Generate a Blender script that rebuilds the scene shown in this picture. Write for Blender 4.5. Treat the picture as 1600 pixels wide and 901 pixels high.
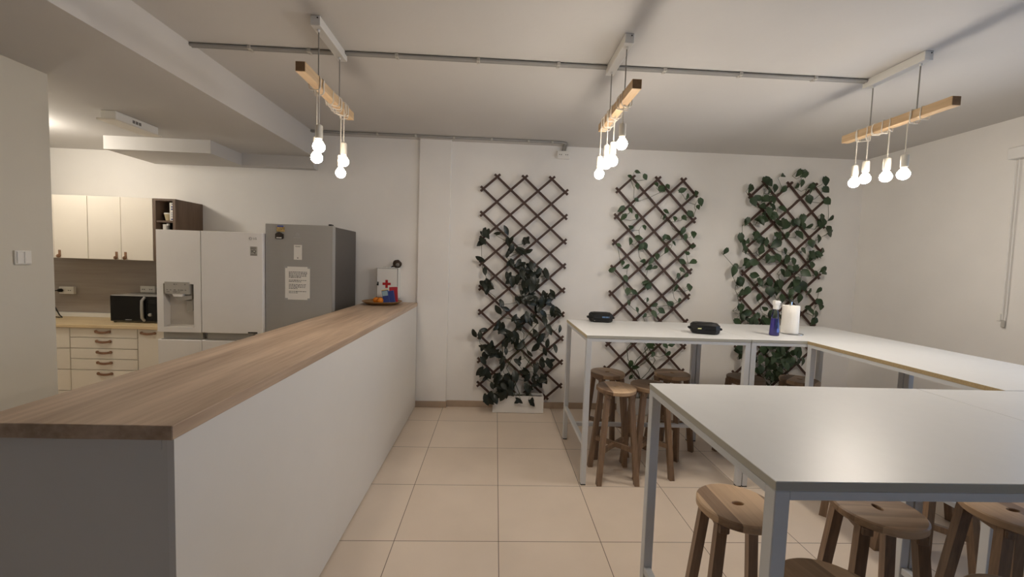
import bpy, bmesh, math, random
from mathutils import Vector, Matrix, Euler
random.seed(7)
for _o in list(bpy.data.objects): bpy.data.objects.remove(_o)
SC = bpy.context.scene
COL = SC.collection
PI = math.pi

# ------------------------------------------------------------------ camera
CAM_PITCH, CAM_ROLL, CAM_YAW, CAM_H, CAM_F = 0.0604, 0.0334, 0.0415, 1.6103, 638.7226
def camera():
    cd = bpy.data.cameras.new('camera'); co = bpy.data.objects.new('camera', cd); COL.objects.link(co)
    cy, sy, cp, sp = math.cos(CAM_YAW), math.sin(CAM_YAW), math.cos(CAM_PITCH), math.sin(CAM_PITCH)
    F = Vector((sy*cp, cy*cp, -sp)); R = Vector((cy, -sy, 0)); U = R.cross(F)
    cr, sr = math.cos(CAM_ROLL), math.sin(CAM_ROLL)
    R2 = cr*R + sr*U; U2 = -sr*R + cr*U
    m = Matrix((R2, U2, -F)).transposed().to_4x4(); m.translation = (0, 0, CAM_H)
    co.matrix_world = m
    cd.sensor_fit = 'HORIZONTAL'; cd.sensor_width = 36; cd.lens = 36*CAM_F/1600
    cd.clip_start = .02; cd.clip_end = 60
    SC.camera = co
camera()

# ------------------------------------------------------------------ light and exposure
EXPOSURE = 1.12
BULB_STRENGTH = 138.0
KITCHEN_STRENGTH = 43.0
SKY_STRENGTH = 1.8
vs = SC.view_settings
vs.view_transform = 'Standard'; vs.look = 'None'; vs.gamma = 1; vs.exposure = EXPOSURE; vs.use_curve_mapping = False
W = bpy.data.worlds.new('sky'); SC.world = W; W.use_nodes = True
bg = W.node_tree.nodes['Background']; bg.inputs[0].default_value = (.36, .58, 1, 1); bg.inputs[1].default_value = SKY_STRENGTH
SC.cycles.max_bounces = 8; SC.cycles.diffuse_bounces = 5; SC.cycles.glossy_bounces = 4; SC.cycles.transmission_bounces = 8
SC.cycles.caustics_reflective = False; SC.cycles.caustics_refractive = False
SC.cycles.sample_clamp_indirect = 4
SC.cycles.use_denoising = True

# ------------------------------------------------------------------ materials
def srgb(*c):
    return tuple(((v/255)/12.92 if v/255 <= .04045 else ((v/255+.055)/1.055)**2.4) for v in c) + (1,)
MATS = {}
def mat(name, col, rough=.6, metal=0, vary=.04, vscale=6, bump=0, bscale=80, spec=.5, emit=None, estr=0, trans=0, ior=1.45, stretch=None, coat=0):
    m = bpy.data.materials.new(name); m.use_nodes = True; nt = m.node_tree; n = nt.nodes; l = nt.links
    b = n['Principled BSDF']; b.inputs['Roughness'].default_value = rough; b.inputs['Metallic'].default_value = metal
    b.inputs['Specular IOR Level'].default_value = spec; b.inputs['IOR'].default_value = ior
    b.inputs['Transmission Weight'].default_value = trans; b.inputs['Coat Weight'].default_value = coat
    c = srgb(*col)
    tc = n.new('ShaderNodeTexCoord'); mp = n.new('ShaderNodeMapping'); l.new(tc.outputs['Object'], mp.inputs[0])
    if stretch: mp.inputs['Scale'].default_value = stretch
    if vary > 0:
        nz = n.new('ShaderNodeTexNoise'); nz.inputs['Scale'].default_value = vscale; nz.inputs['Detail'].default_value = 4
        l.new(mp.outputs[0], nz.inputs['Vector'])
        rp = n.new('ShaderNodeValToRGB'); l.new(nz.outputs['Fac'], rp.inputs[0])
        rp.color_ramp.elements[0].position = .3; rp.color_ramp.elements[1].position = .7
        rp.color_ramp.elements[0].color = tuple(v*(1-vary) for v in c[:3]) + (1,)
        rp.color_ramp.elements[1].color = tuple(min(1, v*(1+vary)) for v in c[:3]) + (1,)
        l.new(rp.outputs[0], b.inputs['Base Color'])
    else:
        b.inputs['Base Color'].default_value = c
    if bump:
        n2 = n.new('ShaderNodeTexNoise'); n2.inputs['Scale'].default_value = bscale; l.new(mp.outputs[0], n2.inputs['Vector'])
        bp = n.new('ShaderNodeBump'); bp.inputs['Strength'].default_value = bump; bp.inputs['Distance'].default_value = .01
        l.new(n2.outputs['Fac'], bp.inputs['Height']); l.new(bp.outputs[0], b.inputs['Normal'])
    if emit:
        b.inputs['Emission Color'].default_value = srgb(*emit); b.inputs['Emission Strength'].default_value = estr
    MATS[name] = m
    return m
def wood(name, c0, c1, axis=1, scale=9, rough=.5, planks=0, per_object=True, contrast=1.0):
    """grain stretched along one object axis; optional glued-up staves across it"""
    m = bpy.data.materials.new(name); m.use_nodes = True; nt = m.node_tree; n = nt.nodes; l = nt.links
    b = n['Principled BSDF']; b.inputs['Roughness'].default_value = rough
    tc = n.new('ShaderNodeTexCoord'); vec = tc.outputs['Object']
    if per_object:
        oi = n.new('ShaderNodeObjectInfo'); ad = n.new('ShaderNodeVectorMath'); ad.operation = 'ADD'
        mu = n.new('ShaderNodeMath'); mu.operation = 'MULTIPLY'; mu.inputs[1].default_value = 13; l.new(oi.outputs['Random'], mu.inputs[0])
        cb = n.new('ShaderNodeCombineXYZ')
        for i in range(3): l.new(mu.outputs[0], cb.inputs[i])
        l.new(vec, ad.inputs[0]); l.new(cb.outputs[0], ad.inputs[1]); gv = ad.outputs[0]
    else: gv = vec
    mp = n.new('ShaderNodeMapping'); s = [1, 1, 1]; s[axis] = .07; mp.inputs['Scale'].default_value = s; l.new(gv, mp.inputs[0])
    n1 = n.new('ShaderNodeTexNoise'); n1.inputs['Scale'].default_value = scale; n1.inputs['Detail'].default_value = 6; n1.inputs['Distortion'].default_value = .6
    n2 = n.new('ShaderNodeTexNoise'); n2.inputs['Scale'].default_value = scale*7; n2.inputs['Detail'].default_value = 3
    l.new(mp.outputs[0], n1.inputs['Vector']); l.new(mp.outputs[0], n2.inputs['Vector'])
    mx = n.new('ShaderNodeMix'); mx.data_type = 'FLOAT'; mx.inputs['Factor'].default_value = .4
    l.new(n1.outputs['Fac'], mx.inputs['A']); l.new(n2.outputs['Fac'], mx.inputs['B'])
    fac = mx.outputs['Result']
    if planks:
        sx = n.new('ShaderNodeSeparateXYZ'); l.new(vec, sx.inputs[0])
        dv = n.new('ShaderNodeMath'); dv.operation = 'DIVIDE'; dv.inputs[1].default_value = planks; l.new(sx.outputs[0 if axis else 1], dv.inputs[0])
        fl = n.new('ShaderNodeMath'); fl.operation = 'FLOOR'; l.new(dv.outputs[0], fl.inputs[0])
        wn = n.new('ShaderNodeTexWhiteNoise'); wn.noise_dimensions = '2D'
        cb2 = n.new('ShaderNodeCombineXYZ'); l.new(fl.outputs[0], cb2.inputs[0])
        if per_object: l.new(oi.outputs['Random'], cb2.inputs[1])
        l.new(cb2.outputs[0], wn.inputs['Vector'])
        m2 = n.new('ShaderNodeMix'); m2.data_type = 'FLOAT'; m2.inputs['Factor'].default_value = .5
        l.new(fac, m2.inputs['A']); l.new(wn.outputs['Value'], m2.inputs['B']); fac = m2.outputs['Result']
    rp = n.new('ShaderNodeValToRGB'); l.new(fac, rp.inputs[0])
    d = .22/contrast
    rp.color_ramp.elements[0].position = .5-d; rp.color_ramp.elements[1].position = .5+d
    rp.color_ramp.elements[0].color = srgb(*c0); rp.color_ramp.elements[1].color = srgb(*c1)
    l.new(rp.outputs[0], b.inputs['Base Color'])
    MATS[name] = m
    return m
def tile_mat():
    m = bpy.data.materials.new('floor_tile'); m.use_nodes = True; nt = m.node_tree; n = nt.nodes; l = nt.links
    b = n['Principled BSDF']; b.inputs['Roughness'].default_value = .42
    tc = n.new('ShaderNodeTexCoord'); mp = n.new('ShaderNodeMapping'); l.new(tc.outputs['Object'], mp.inputs[0])
    mp.inputs['Location'].default_value = (.535+6, -.48+6, 0)
    br = n.new('ShaderNodeTexBrick'); br.offset = 0; br.squash = 1
    br.inputs['Scale'].default_value = 1; br.inputs['Brick Width'].default_value = .6; br.inputs['Row Height'].default_value = .6
    br.inputs['Mortar Size'].default_value = .0022; br.inputs['Mortar Smooth'].default_value = .1; br.inputs['Bias'].default_value = 0
    br.inputs['Color1'].default_value = srgb(222, 206, 188); br.inputs['Color2'].default_value = srgb(228, 213, 196); br.inputs['Mortar'].default_value = srgb(108, 92, 78)
    l.new(mp.outputs[0], br.inputs['Vector'])
    nz = n.new('ShaderNodeTexNoise'); nz.inputs['Scale'].default_value = 2.5; nz.inputs['Detail'].default_value = 6; l.new(tc.outputs['Object'], nz.inputs['Vector'])
    rp = n.new('ShaderNodeValToRGB'); l.new(nz.outputs['Fac'], rp.inputs[0])
    rp.color_ramp.elements[0].color = (.87, .86, .85, 1); rp.color_ramp.elements[1].color = (1.06, 1.06, 1.06, 1)
    mx = n.new('ShaderNodeMix'); mx.data_type = 'RGBA'; mx.blend_type = 'MULTIPLY'; mx.inputs['Factor'].default_value = 1
    l.new(br.outputs['Color'], mx.inputs['A']); l.new(rp.outputs[0], mx.inputs['B']); l.new(mx.outputs['Result'], b.inputs['Base Color'])
    bp = n.new('ShaderNodeBump'); bp.inputs['Strength'].default_value = .4; bp.inputs['Distance'].default_value = .003; bp.invert = True
    l.new(br.outputs['Fac'], bp.inputs['Height']); l.new(bp.outputs[0], b.inputs['Normal'])
    MATS['floor_tile'] = m
    return m
tile_mat()
mat('wall_paint', (232, 229, 224), .85, vary=.02, vscale=3, bump=.06, bscale=40)
mat('wall_paint_darkened', (212, 207, 194), .85, vary=.02, vscale=3, bump=.06, bscale=40)  # wall_paint greyed and darkened; the near wall's dimness is put into the colour
mat('ceiling_paint', (200, 197, 193), .9, vary=.02, vscale=2, bump=.05, bscale=30)
mat('skirting_tile', (172, 152, 132), .5, vary=.08)
mat('counter_white', (222, 219, 213), .45, vary=.01)
mat('counter_grey', (216, 213, 206), .5, vary=.01)
mat('plinth_dark', (46, 42, 40), .8, vary=0)  # near-black finish of the counter plinth
wood('oak_laminate', (150, 126, 104), (204, 180, 156), 1, 7, .42, contrast=1.15)
wood('stool_seat', (114, 88, 66), (202, 171, 137), 1, 11, .45, planks=.062)
wood('stool_leg', (92, 72, 56), (158, 130, 104), 2, 14, .5)
wood('pine_beam', (184, 152, 112), (218, 190, 152), 1, 16, .55)
wood('beam_end', (120, 92, 62), (150, 118, 84), 1, 40, .7)
wood('dark_oak', (84, 66, 52), (116, 94, 76), 2, 10, .55)
wood('light_beech', (206, 182, 140), (228, 206, 166), 0, 9, .45)
wood('splash_oak', (144, 134, 126), (170, 161, 152), 0, 6, .5)
wood('trellis_wood', (54, 36, 28), (80, 55, 44), 0, 20, .6)
wood('tray_wood', (128, 96, 58), (168, 132, 86), 0, 12, .45)
mat('table_white', (212, 212, 210), .36, vary=.01, vscale=20, spec=.5)
mat('table_metal', (214, 217, 219), .42, vary=.01)
mat('table_edge', (182, 180, 168), .5, vary=.01)
mat('chipboard', (180, 160, 122), .8, vary=.12, vscale=120)
mat('chipboard_pale', (206, 194, 164), .8, vary=.08, vscale=120)
mat('rubber_black', (22, 22, 22), .7, vary=0)
mat('cabinet_cream', (234, 226, 212), .45, vary=.01)
mat('leather_tan', (140, 104, 78), .6, vary=.1, vscale=40)
mat('brass_dark', (120, 84, 50), .4, .8, vary=0)
mat('fridge_white', (240, 237, 234), .28, vary=.01)
mat('fridge_grey_plastic', (182, 178, 170), .4, vary=.01)
mat('fridge_recess', (206, 200, 192), .4, vary=.01)
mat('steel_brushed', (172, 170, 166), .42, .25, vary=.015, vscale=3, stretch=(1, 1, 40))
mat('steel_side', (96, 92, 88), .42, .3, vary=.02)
mat('chrome', (210, 210, 210), .2, 1, vary=0)
mat('paper', (232, 228, 220), .8, vary=.01)
mat('ink', (48, 46, 46), .7, vary=0)
mat('ink_light', (176, 176, 174), .6, vary=0)
mat('mark_grey', (120, 116, 110), .6, vary=0)
mat('glass_black', (12, 12, 14), .12, vary=0)
mat('plastic_silver', (176, 174, 170), .35, .4, vary=0)
mat('plastic_black', (18, 18, 18), .55, vary=.05)
mat('plastic_white', (232, 230, 224), .4, vary=0)
mat('conduit_grey', (150, 148, 144), .5, vary=.02)
mat('cord_white', (222, 216, 204), .6, vary=0)
mat('cord_grey', (150, 146, 138), .6, vary=0)
mat('holder_white', (226, 220, 206), .45, vary=0)
mat('bulb_glow', (255, 244, 226), .3, vary=0, emit=(255, 243, 228), estr=BULB_STRENGTH)
mat('bulb_glow_soft', (255, 244, 226), .3, vary=0, emit=(255, 238, 218), estr=BULB_STRENGTH*.42)
mat('bulb_neck', (250, 244, 230), .4, vary=0, emit=(255, 240, 214), estr=2.2)
mat('kitchen_glow', (255, 246, 232), .3, vary=0, emit=(255, 246, 233), estr=KITCHEN_STRENGTH)
mat('leaf_dark', (28, 35, 26), .36, vary=.35, vscale=9)
mat('leaf_mid', (54, 74, 46), .45, vary=.3, vscale=9)
mat('leaf_deep', (50, 68, 45), .42, vary=.55, vscale=7)
mat('stem_green', (66, 74, 44), .6, vary=.2)
mat('soil', (46, 36, 28), .95, vary=.3, vscale=40, bump=.5)
mat('planter_white', (226, 224, 220), .4, vary=.01)
mat('cross_red', (176, 34, 40), .5, vary=0)
mat('pack_blue', (52, 66, 128), .5, vary=.08)
mat('pack_teal', (150, 176, 186), .5, vary=.05)
mat('pack_yellow', (232, 196, 90), .5, vary=0)
mat('booklet_red', (176, 48, 58), .5, vary=.05)
mat('orange_peel', (226, 132, 32), .5, vary=.08, bump=.2, bscale=200)
mat('hedgehog', (62, 48, 38), .7, vary=.4, vscale=60)
mat('magnet_mix', (176, 150, 96), .5, vary=.5, vscale=90)
mat('magnet_dark', (52, 44, 38), .5, vary=.5, vscale=90)
mat('magnet_blue', (70, 90, 170), .5, vary=0)
mat('liquid_violet', (84, 74, 176), .3, vary=0)
mat('label_blue', (96, 120, 206), .5, vary=.2, vscale=60)
mat('towel_paper', (238, 234, 226), .9, vary=.01, bump=.2, bscale=120)
mat('ceramic_beige', (206, 190, 152), .4, vary=.05)
mat('bottle_green', (36, 74, 56), .25, vary=0)
mat('diffuser', (226, 220, 208), .5, vary=0)
def thin_glass(name, tint=(.93, .96, .95, 1)):
    m = bpy.data.materials.new(name); m.use_nodes = True; nt = m.node_tree; n = nt.nodes; l = nt.links
    n.remove(n['Principled BSDF']); o = n['Material Output']
    t = n.new('ShaderNodeBsdfTransparent'); t.inputs[0].default_value = tint
    g = n.new('ShaderNodeBsdfGlossy'); g.inputs['Roughness'].default_value = .02
    f = n.new('ShaderNodeFresnel'); f.inputs[0].default_value = 1.45; x = n.new('ShaderNodeMixShader')
    l.new(f.outputs[0], x.inputs[0]); l.new(t.outputs[0], x.inputs[1]); l.new(g.outputs[0], x.inputs[2]); l.new(x.outputs[0], o.inputs[0])
    MATS[name] = m
thin_glass('window_glass'); thin_glass('bottle_clear', (.96, .96, .97, 1))
mat('window_frame', (230, 230, 228), .4, vary=0)
mat('blind_white', (226, 224, 220), .7, vary=0)
mat('case_label', (92, 120, 156), .5, vary=0)
mat('case_gold', (226, 226, 170), .4, vary=0)

# ------------------------------------------------------------------ mesh helpers
def new(): return bmesh.new()
def box(bm, x0, y0, z0, x1, y1, z1, bev=0, seg=1):
    ret = bmesh.ops.create_cube(bm, size=1)
    vs_ = ret['verts']
    for v in vs_:
        v.co = Vector((x0+(v.co.x+.5)*(x1-x0), y0+(v.co.y+.5)*(y1-y0), z0+(v.co.z+.5)*(z1-z0)))
    if bev:
        es = {e for v in vs_ for e in v.link_edges}
        bmesh.ops.bevel(bm, geom=list(es), offset=bev, segments=seg, affect='EDGES', profile=.5)
    return bm
def loops(bm, rings, cap0=True, cap1=True, closed=False, smooth=True):
    rs = [[bm.verts.new(p) for p in r] for r in rings]; k = len(rs[0])
    prs = list(zip(rs, rs[1:])) + ([(rs[-1], rs[0])] if closed else [])
    for a, b in prs:
        for i in range(k):
            f = bm.faces.new((a[i], a[(i+1) % k], b[(i+1) % k], b[i])); f.smooth = smooth
    if not closed:
        if cap0: bm.faces.new(list(reversed(rs[0])))
        if cap1: bm.faces.new(rs[-1])
    return bm
def frame(d):
    d = Vector(d).normalized(); a = Vector((0, 0, 1)) if abs(d.z) < .9 else Vector((1, 0, 0))
    u = d.cross(a).normalized(); return u, d.cross(u).normalized()
def tube(bm, pts, r, k=8, cap=True):
    pts = [Vector(p) for p in pts]; rings = []
    u = None
    for i, p in enumerate(pts):
        d = (pts[min(i+1, len(pts)-1)]-pts[max(i-1, 0)]).normalized()
        if u is None: u, v = frame(d)
        else:
            u = (u-d*u.dot(d)).normalized() if (u-d*u.dot(d)).length > 1e-6 else frame(d)[0]
            v = d.cross(u)
        rr = r[i] if isinstance(r, (list, tuple)) else r
        rings.append([p+rr*(math.cos(2*PI*j/k)*u+math.sin(2*PI*j/k)*v) for j in range(k)])
    return loops(bm, rings, cap, cap)
def lathe(bm, prof, c=(0, 0, 0), k=24, axis='z', cap0=True, cap1=True):
    c = Vector(c); rings = []
    for r, h in prof:
        ring = []
        for j in range(k):
            a = 2*PI*j/k; x, y = r*math.cos(a), r*math.sin(a)
            ring.append(c+(Vector((x, y, h)) if axis == 'z' else Vector((x, -h, y)) if axis == 'y' else Vector((h, x, y))))
        rings.append(ring)
    return loops(bm, rings, cap0, cap1)
def ball(bm, c, r, k=16, sq=(1, 1, 1)):
    c = Vector(c); n = k//2
    prof = [(max(1e-4, r*math.sin(PI*i/n)), -r*math.cos(PI*i/n)) for i in range(n+1)]
    rings = [[c+Vector((pr*math.cos(2*PI*j/k)*sq[0], pr*math.sin(2*PI*j/k)*sq[1], h*sq[2])) for j in range(k)] for pr, h in prof]
    return loops(bm, rings)
def beam(bm, p0, p1, w, h=None, w1=None, h1=None, up=(0, 0, 1)):
    """square bar between two points, cut level at its ends when near vertical"""
    p0, p1 = Vector(p0), Vector(p1); h = h or w; w1 = w1 or w; h1 = h1 or h
    d = (p1-p0).normalized()
    if abs(d.z) > .7: u, v = Vector((1, 0, 0)), Vector((0, 1, 0))
    else: u = d.cross(Vector(up)).normalized(); v = u.cross(d).normalized()
    a = [p0+sx*w/2*u+sy*h/2*v for sx, sy in ((-1, -1), (1, -1), (1, 1), (-1, 1))]
    b = [p1+sx*w1/2*u+sy*h1/2*v for sx, sy in ((-1, -1), (1, -1), (1, 1), (-1, 1))]
    return loops(bm, [a, b], smooth=False)
def prism(bm, poly, y0, y1, ax='y'):
    f = {'y': lambda a, b, t: (a, t, b), 'z': lambda a, b, t: (a, b, t), 'x': lambda a, b, t: (t, a, b)}[ax]
    return loops(bm, [[f(a, b, y0) for a, b in poly], [f(a, b, y1) for a, b in poly]], smooth=False)
def root(name, loc, label, cat, group=None, rz=0):
    o = bpy.data.objects.new(name, None); COL.objects.link(o); o.empty_display_size = .05
    o.location = loc; o.rotation_euler = (0, 0, rz); o['label'] = label; o['category'] = cat
    if group: o['group'] = group
    return o
def wloc(o):
    v = Vector((0, 0, 0))
    while o: v += o.location; o = o.parent
    return v
def part(name, bm, m, parent=None, local=False, label=None, smooth=False, kind=None, m2=None):
    """ONE mesh object; unless local, the vertices are given in world coordinates (parents unrotated)"""
    bmesh.ops.recalc_face_normals(bm, faces=bm.faces)
    me = bpy.data.meshes.new(name); bm.to_mesh(me); bm.free()
    o = bpy.data.objects.new(name, me); COL.objects.link(o)
    me.materials.append(MATS[m])
    me.set_sharp_from_angle(angle=math.radians(32))
    if m2:                                               # side faces in a second material
        me.materials.append(MATS[m2])
        for f in me.polygons:
            if abs(f.normal.z) < .5: f.material_index = 1
    if parent:
        o.parent = parent
        if not local: me.transform(Matrix.Translation(-wloc(parent)))
    if label: o['label'] = label
    if kind: o['kind'] = kind
    return o
def solo(name, bm, m, label, cat, group=None, loc=None):
    """a thing that is one mesh"""
    o = part(name, bm, m)
    if loc is None:
        me = o.data; xs = [v.co for v in me.vertices]
        loc = Vector((sum(v.x for v in xs)/len(xs), sum(v.y for v in xs)/len(xs), min(v.z for v in xs)))
    o.data.transform(Matrix.Translation(-Vector(loc))); o.location = loc
    o['label'] = label; o['category'] = cat
    if group: o['group'] = group
    return o
def struct(name, bm, m):
    o = part(name, bm, m); o['kind'] = 'structure'; return o
KIDS = {}
def copy_tree(o, parent=None):
    c = o.copy(); COL.objects.link(c)
    if parent is not None: c.parent = parent
    for ch in [x for x in COL.objects if x.parent == o]: copy_tree(ch, c)
    return c
def text(name, s, size, m, parent, loc, rot=(PI/2, 0, 0), depth=.0006, align='CENTER'):
    cu = bpy.data.curves.new(name, 'FONT'); cu.body = s; cu.size = size; cu.extrude = depth; cu.align_x = align; cu.align_y = 'CENTER'
    t = bpy.data.objects.new(name, cu); COL.objects.link(t)
    dg = bpy.context.evaluated_depsgraph_get(); me = bpy.data.meshes.new_from_object(t.evaluated_get(dg))
    bpy.data.objects.remove(t)
    me.materials.clear(); me.materials.append(MATS[m])
    me.transform(Matrix.Translation(Vector(loc)-wloc(parent)) @ Euler(rot).to_matrix().to_4x4())
    o = bpy.data.objects.new(name, me); COL.objects.link(o); o.parent = parent
    return o

# ================================================================== THE SETTING
YB, XR, ZC, ZK, XBEAM = 4.50, 4.10, 2.90, 2.65, -1.92
struct('floor', box(new(), -5.6, -4.1, -.1, 4.3, 4.7, 0), 'floor_tile')
bm = new()
prism(bm, [(XBEAM, ZC), (4.3, ZC), (4.3, 3.05), (-5.6, 3.05), (-5.6, ZK), (XBEAM, ZK)], -4.1, 4.7)
struct('ceiling', bm, 'ceiling_paint')
struct('wall_back', box(new(), -5.6, YB, 0, 4.3, YB+.15, ZC+.1), 'wall_paint')
bm = new()
WY0, WY1, WZ0, WZ1 = 1.35, 2.88, .95, 2.45          # window in the right wall, just outside the picture
VX0, VX1 = 1.65, 3.2                                  # a second window in the wall behind the camera
for y0, y1, z0, z1 in ((WY1, YB, 0, ZC+.1), (-4.1, WY0, 0, ZC+.1), (WY0, WY1, 0, WZ0), (WY0, WY1, WZ1, ZC+.1)):
    box(bm, XR, y0, z0, XR+.2, y1, z1)
struct('wall_right', bm, 'wall_paint')
bm = new()
for x0, x1, z0, z1 in ((-5.6, VX0, 0, ZC+.1), (VX1, 4.3, 0, ZC+.1), (VX0, VX1, 0, WZ0), (VX0, VX1, WZ1, ZC+.1)): box(bm, x0, -4.25, z0, x1, -4.1, z1)
struct('wall_front', bm, 'wall_paint')
struct('wall_left', box(new(), -5.75, -4.1, 0, -5.6, 4.7, ZC+.1), 'wall_paint')
bm = new()
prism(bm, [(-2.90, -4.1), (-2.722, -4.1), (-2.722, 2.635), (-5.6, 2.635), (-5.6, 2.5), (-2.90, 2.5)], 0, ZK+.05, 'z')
struct('wall_kitchen', bm, 'wall_paint_darkened')
struct('trim_1', box(new(), -3.60, 3.937, 2.53, -2.652, YB, ZK+.02), 'ceiling_paint')
struct('trim_2', box(new(), -2.652, 4.40, 2.53, XBEAM, YB, ZK+.02), 'ceiling_paint')
struct('trim_3', box(new(), -.845, 4.463, 0, -.508, YB+.01, ZC+.02, .004), 'wall_paint')
bm = new()
box(bm, -.853, 4.451, 0, -.500, 4.463, .07, .002); box(bm, -.500, 4.488, 0, XR, 4.5, .07, .002); box(bm, -.512, 4.463, 0, -.500, 4.488, .07)
struct('baseboard_back', bm, 'skirting_tile')
struct('baseboard_right', box(new(), XR-.012, -4.1, 0, XR, 4.488, .07, .002), 'skirting_tile')
def window(n, a0, a1, swap):
    def bx(bm, a, d0, z0, b_, d1, z1, bev=0):            # a along the wall, d out of the room
        if swap: box(bm, a, -4.1-d1, z0, b_, -4.1-d0, z1, bev)
        else: box(bm, XR+d0, a, z0, XR+d1, b_, z1, bev)
    bm = new()
    for a in ((a0, WZ0, a1, WZ0+.06), (a0, WZ1-.06, a1, WZ1), (a0, WZ0+.06, a0+.06, WZ1-.06), (a1-.06, WZ0+.06, a1, WZ1-.06), ((a0+a1)/2-.04, WZ0+.06, (a0+a1)/2+.04, WZ1-.06)):
        bx(bm, a[0], .08, a[1], a[2], .14, a[3], .004)
    w_ = struct('window_%d' % n, bm, 'window_frame')
    bm = new(); bx(bm, a0+.05, .105, WZ0+.05, a1-.05, .112, WZ1-.05); part('window_pane', bm, 'window_glass', w_)
    bm = new(); bx(bm, a0-.03, -.03, WZ0-.03, a1+.03, .08, WZ0-.002, .004); part('window_sill', bm, 'window_frame', w_)
window(1, WY0, WY1, False); window(2, VX0, VX1, True)

# ================================================================== BAR COUNTER
cx0, cx1, cy0, cy1, ct = -1.355, -.833, 1.08, 4.445, 1.157
c = root('bar_counter', (-1.1, 2.8, 0), 'long white bar counter with a wood-look top running to the back wall', 'counter')
part('worktop', box(new(), cx0, cy0, ct-.039, cx1, cy1, ct, .002), 'oak_laminate', c)
part('side_panel', box(new(), cx1-.023, cy0+.012, .012, cx1-.005, cy1-.004, ct-.041), 'counter_white', c)
part('end_panel', box(new(), cx0+.02, cy0+.020, .012, cx1-.025, cy0+.038, ct-.041), 'counter_grey', c, label='plain panel closing the near end of the counter')
part('frame_strip', box(new(), cx0+.02, cy0+.0165, ct-.072, cx1-.041, cy0+.0198, ct-.041, .0005), 'counter_grey', c)
part('frame_strip', box(new(), cx1-.040, cy0+.0165, .012, cx1-.0255, cy0+.0198, ct-.041, .0005), 'counter_grey', c)
part('rear_panel', box(new(), cx0+.02, cy0+.04, .012, cx0+.038, cy1-.004, ct-.041), 'counter_white', c)
part('plinth', box(new(), cx0+.05, cy0+.06, 0, cx1-.05, cy1-.02, .10), 'plinth_dark', c)

# ================================================================== KITCHEN ALONG THE BACK WALL
YK = 4.495
solo('kitchen_backsplash', box(new(), -4.9, YK-.012, .948, -2.98, YK, 1.518), 'splash_oak', 'grey-brown wood-look backsplash panel above the kitchen worktop', 'backsplash')
solo('worktop_upstand', box(new(), -4.9, YK-.03, .9005, -2.98, YK-.013, .946, .002), 'plastic_white', 'thin white upstand strip along the back of the kitchen worktop', 'upstand')
solo('kitchen_worktop', box(new(), -4.9, 4.00, .868, -2.975, YK-.005, .9, .003), 'light_beech', 'pale beech kitchen worktop beside the white fridge', 'worktop')
def strap_handle(par, x, z, y, w=.13, vert=False, cl='handle'):
    """leather strap on two studs"""
    bm = new()
    if vert:
        box(bm, x-.012, y-.004, z-.03, x+.012, y, z+.032, .002); lathe(bm, [(.016, -.006), (.018, 0), (.016, .006)], (x, y-.014, z-.026), 12, 'x')
        box(bm, x-.014, y-.02, z-.034, x+.014, y-.004, z-.014, .004)
        return part('handle', bm, 'leather_tan', par)
    n = 9; rings = []
    for i in range(n+1):
        t = i/n; xx = x-w/2+w*t; b = .014*math.sin(PI*t)**.5; s = -.008*math.sin(PI*t)
        rings.append([(xx, y-b-.003, z+s-.011), (xx, y-b, z+s-.011), (xx, y-b, z+s+.011), (xx, y-b-.003, z+s+.011)])
    loops(bm, rings, smooth=False)
    for sx in (-1, 1): lathe(bm, [(.014, -.002), (.014, .005), (.004, .008)], (x+sx*(w/2-.004), y-.003, z), 14, 'y')
    return part('handle', bm, 'leather_tan', par)
def base_unit(x0, x1, label, fronts, name='base_cabinet'):
    r = root(name, ((x0+x1)/2, 4.25, 0), label, 'cabinet', 'kitchen base cabinets')
    part('carcass', box(new(), x0+.001, 4.045, .10, x1-.001, YK-.005, .866), 'cabinet_cream', r)
    part('plinth', box(new(), x0+.001, 4.08, 0, x1-.001, 4.10, .099), 'cabinet_cream', r)
    for kind, z0, z1, hx in fronts:
        f = part(kind, box(new(), x0+.003, 4.025, z0+.003, x1-.003, 4.044, z1-.003, .002), 'cabinet_cream', r)
        if hx is not None: strap_handle(f, hx, z1-(.033 if kind == 'drawer' else .036), 4.025)
base_unit(-4.636, -4.037, 'cream three-drawer base cabinet at the left end beside the near wall', [('drawer', .665, .866, -4.336), ('drawer', .460, .665, -4.336), ('drawer', .254, .460, -4.336), ('drawer', .10, .254, -4.336)])
base_unit(-4.036, -3.412, 'cream drawer cabinet with five tan strap handles in a column', [('drawer', .773, .866, -3.730), ('drawer', .668, .773, -3.725), ('drawer', .566, .668, -3.722), ('drawer', .460, .566, -3.720), ('drawer', .10, .460, -3.718)])
base_unit(-3.411, -2.985, 'cream single-door base cabinet under the microwave next to the white fridge', [('door', .10, .866, -3.31)])
def wall_unit(x0, x1, label, doors):
    r = root('wall_cabinet', ((x0+x1)/2, 4.31, 1.52), label, 'cabinet', 'cream wall cabinets')
    part('carcass', box(new(), x0+.001, 4.143, 1.522, x1-.001, YK, 2.125), 'cabinet_cream', r)
    for a, b, hx in doors:
        d = part('door', box(new(), a+.0015, 4.122, 1.522, b-.0015, 4.141, 2.125, .002), 'cabinet_cream', r)
        strap_handle(d, hx, 1.567, 4.122, vert=True)
wall_unit(-4.560, -3.938, 'cream two-door wall cabinet half hidden behind the near wall', [(-4.560, -4.252, -4.30), (-4.252, -3.938, -4.200)])
wall_unit(-3.936, -3.328, 'cream two-door wall cabinet touching the dark open shelf unit', [(-3.936, -3.628, -3.672), (-3.628, -3.328, -3.588)])
r = root('open_shelf_unit', (-3.221, 4.31, 1.52), 'dark wood open shelf unit above the white fridge', 'shelf unit')
bm = new()
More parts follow.
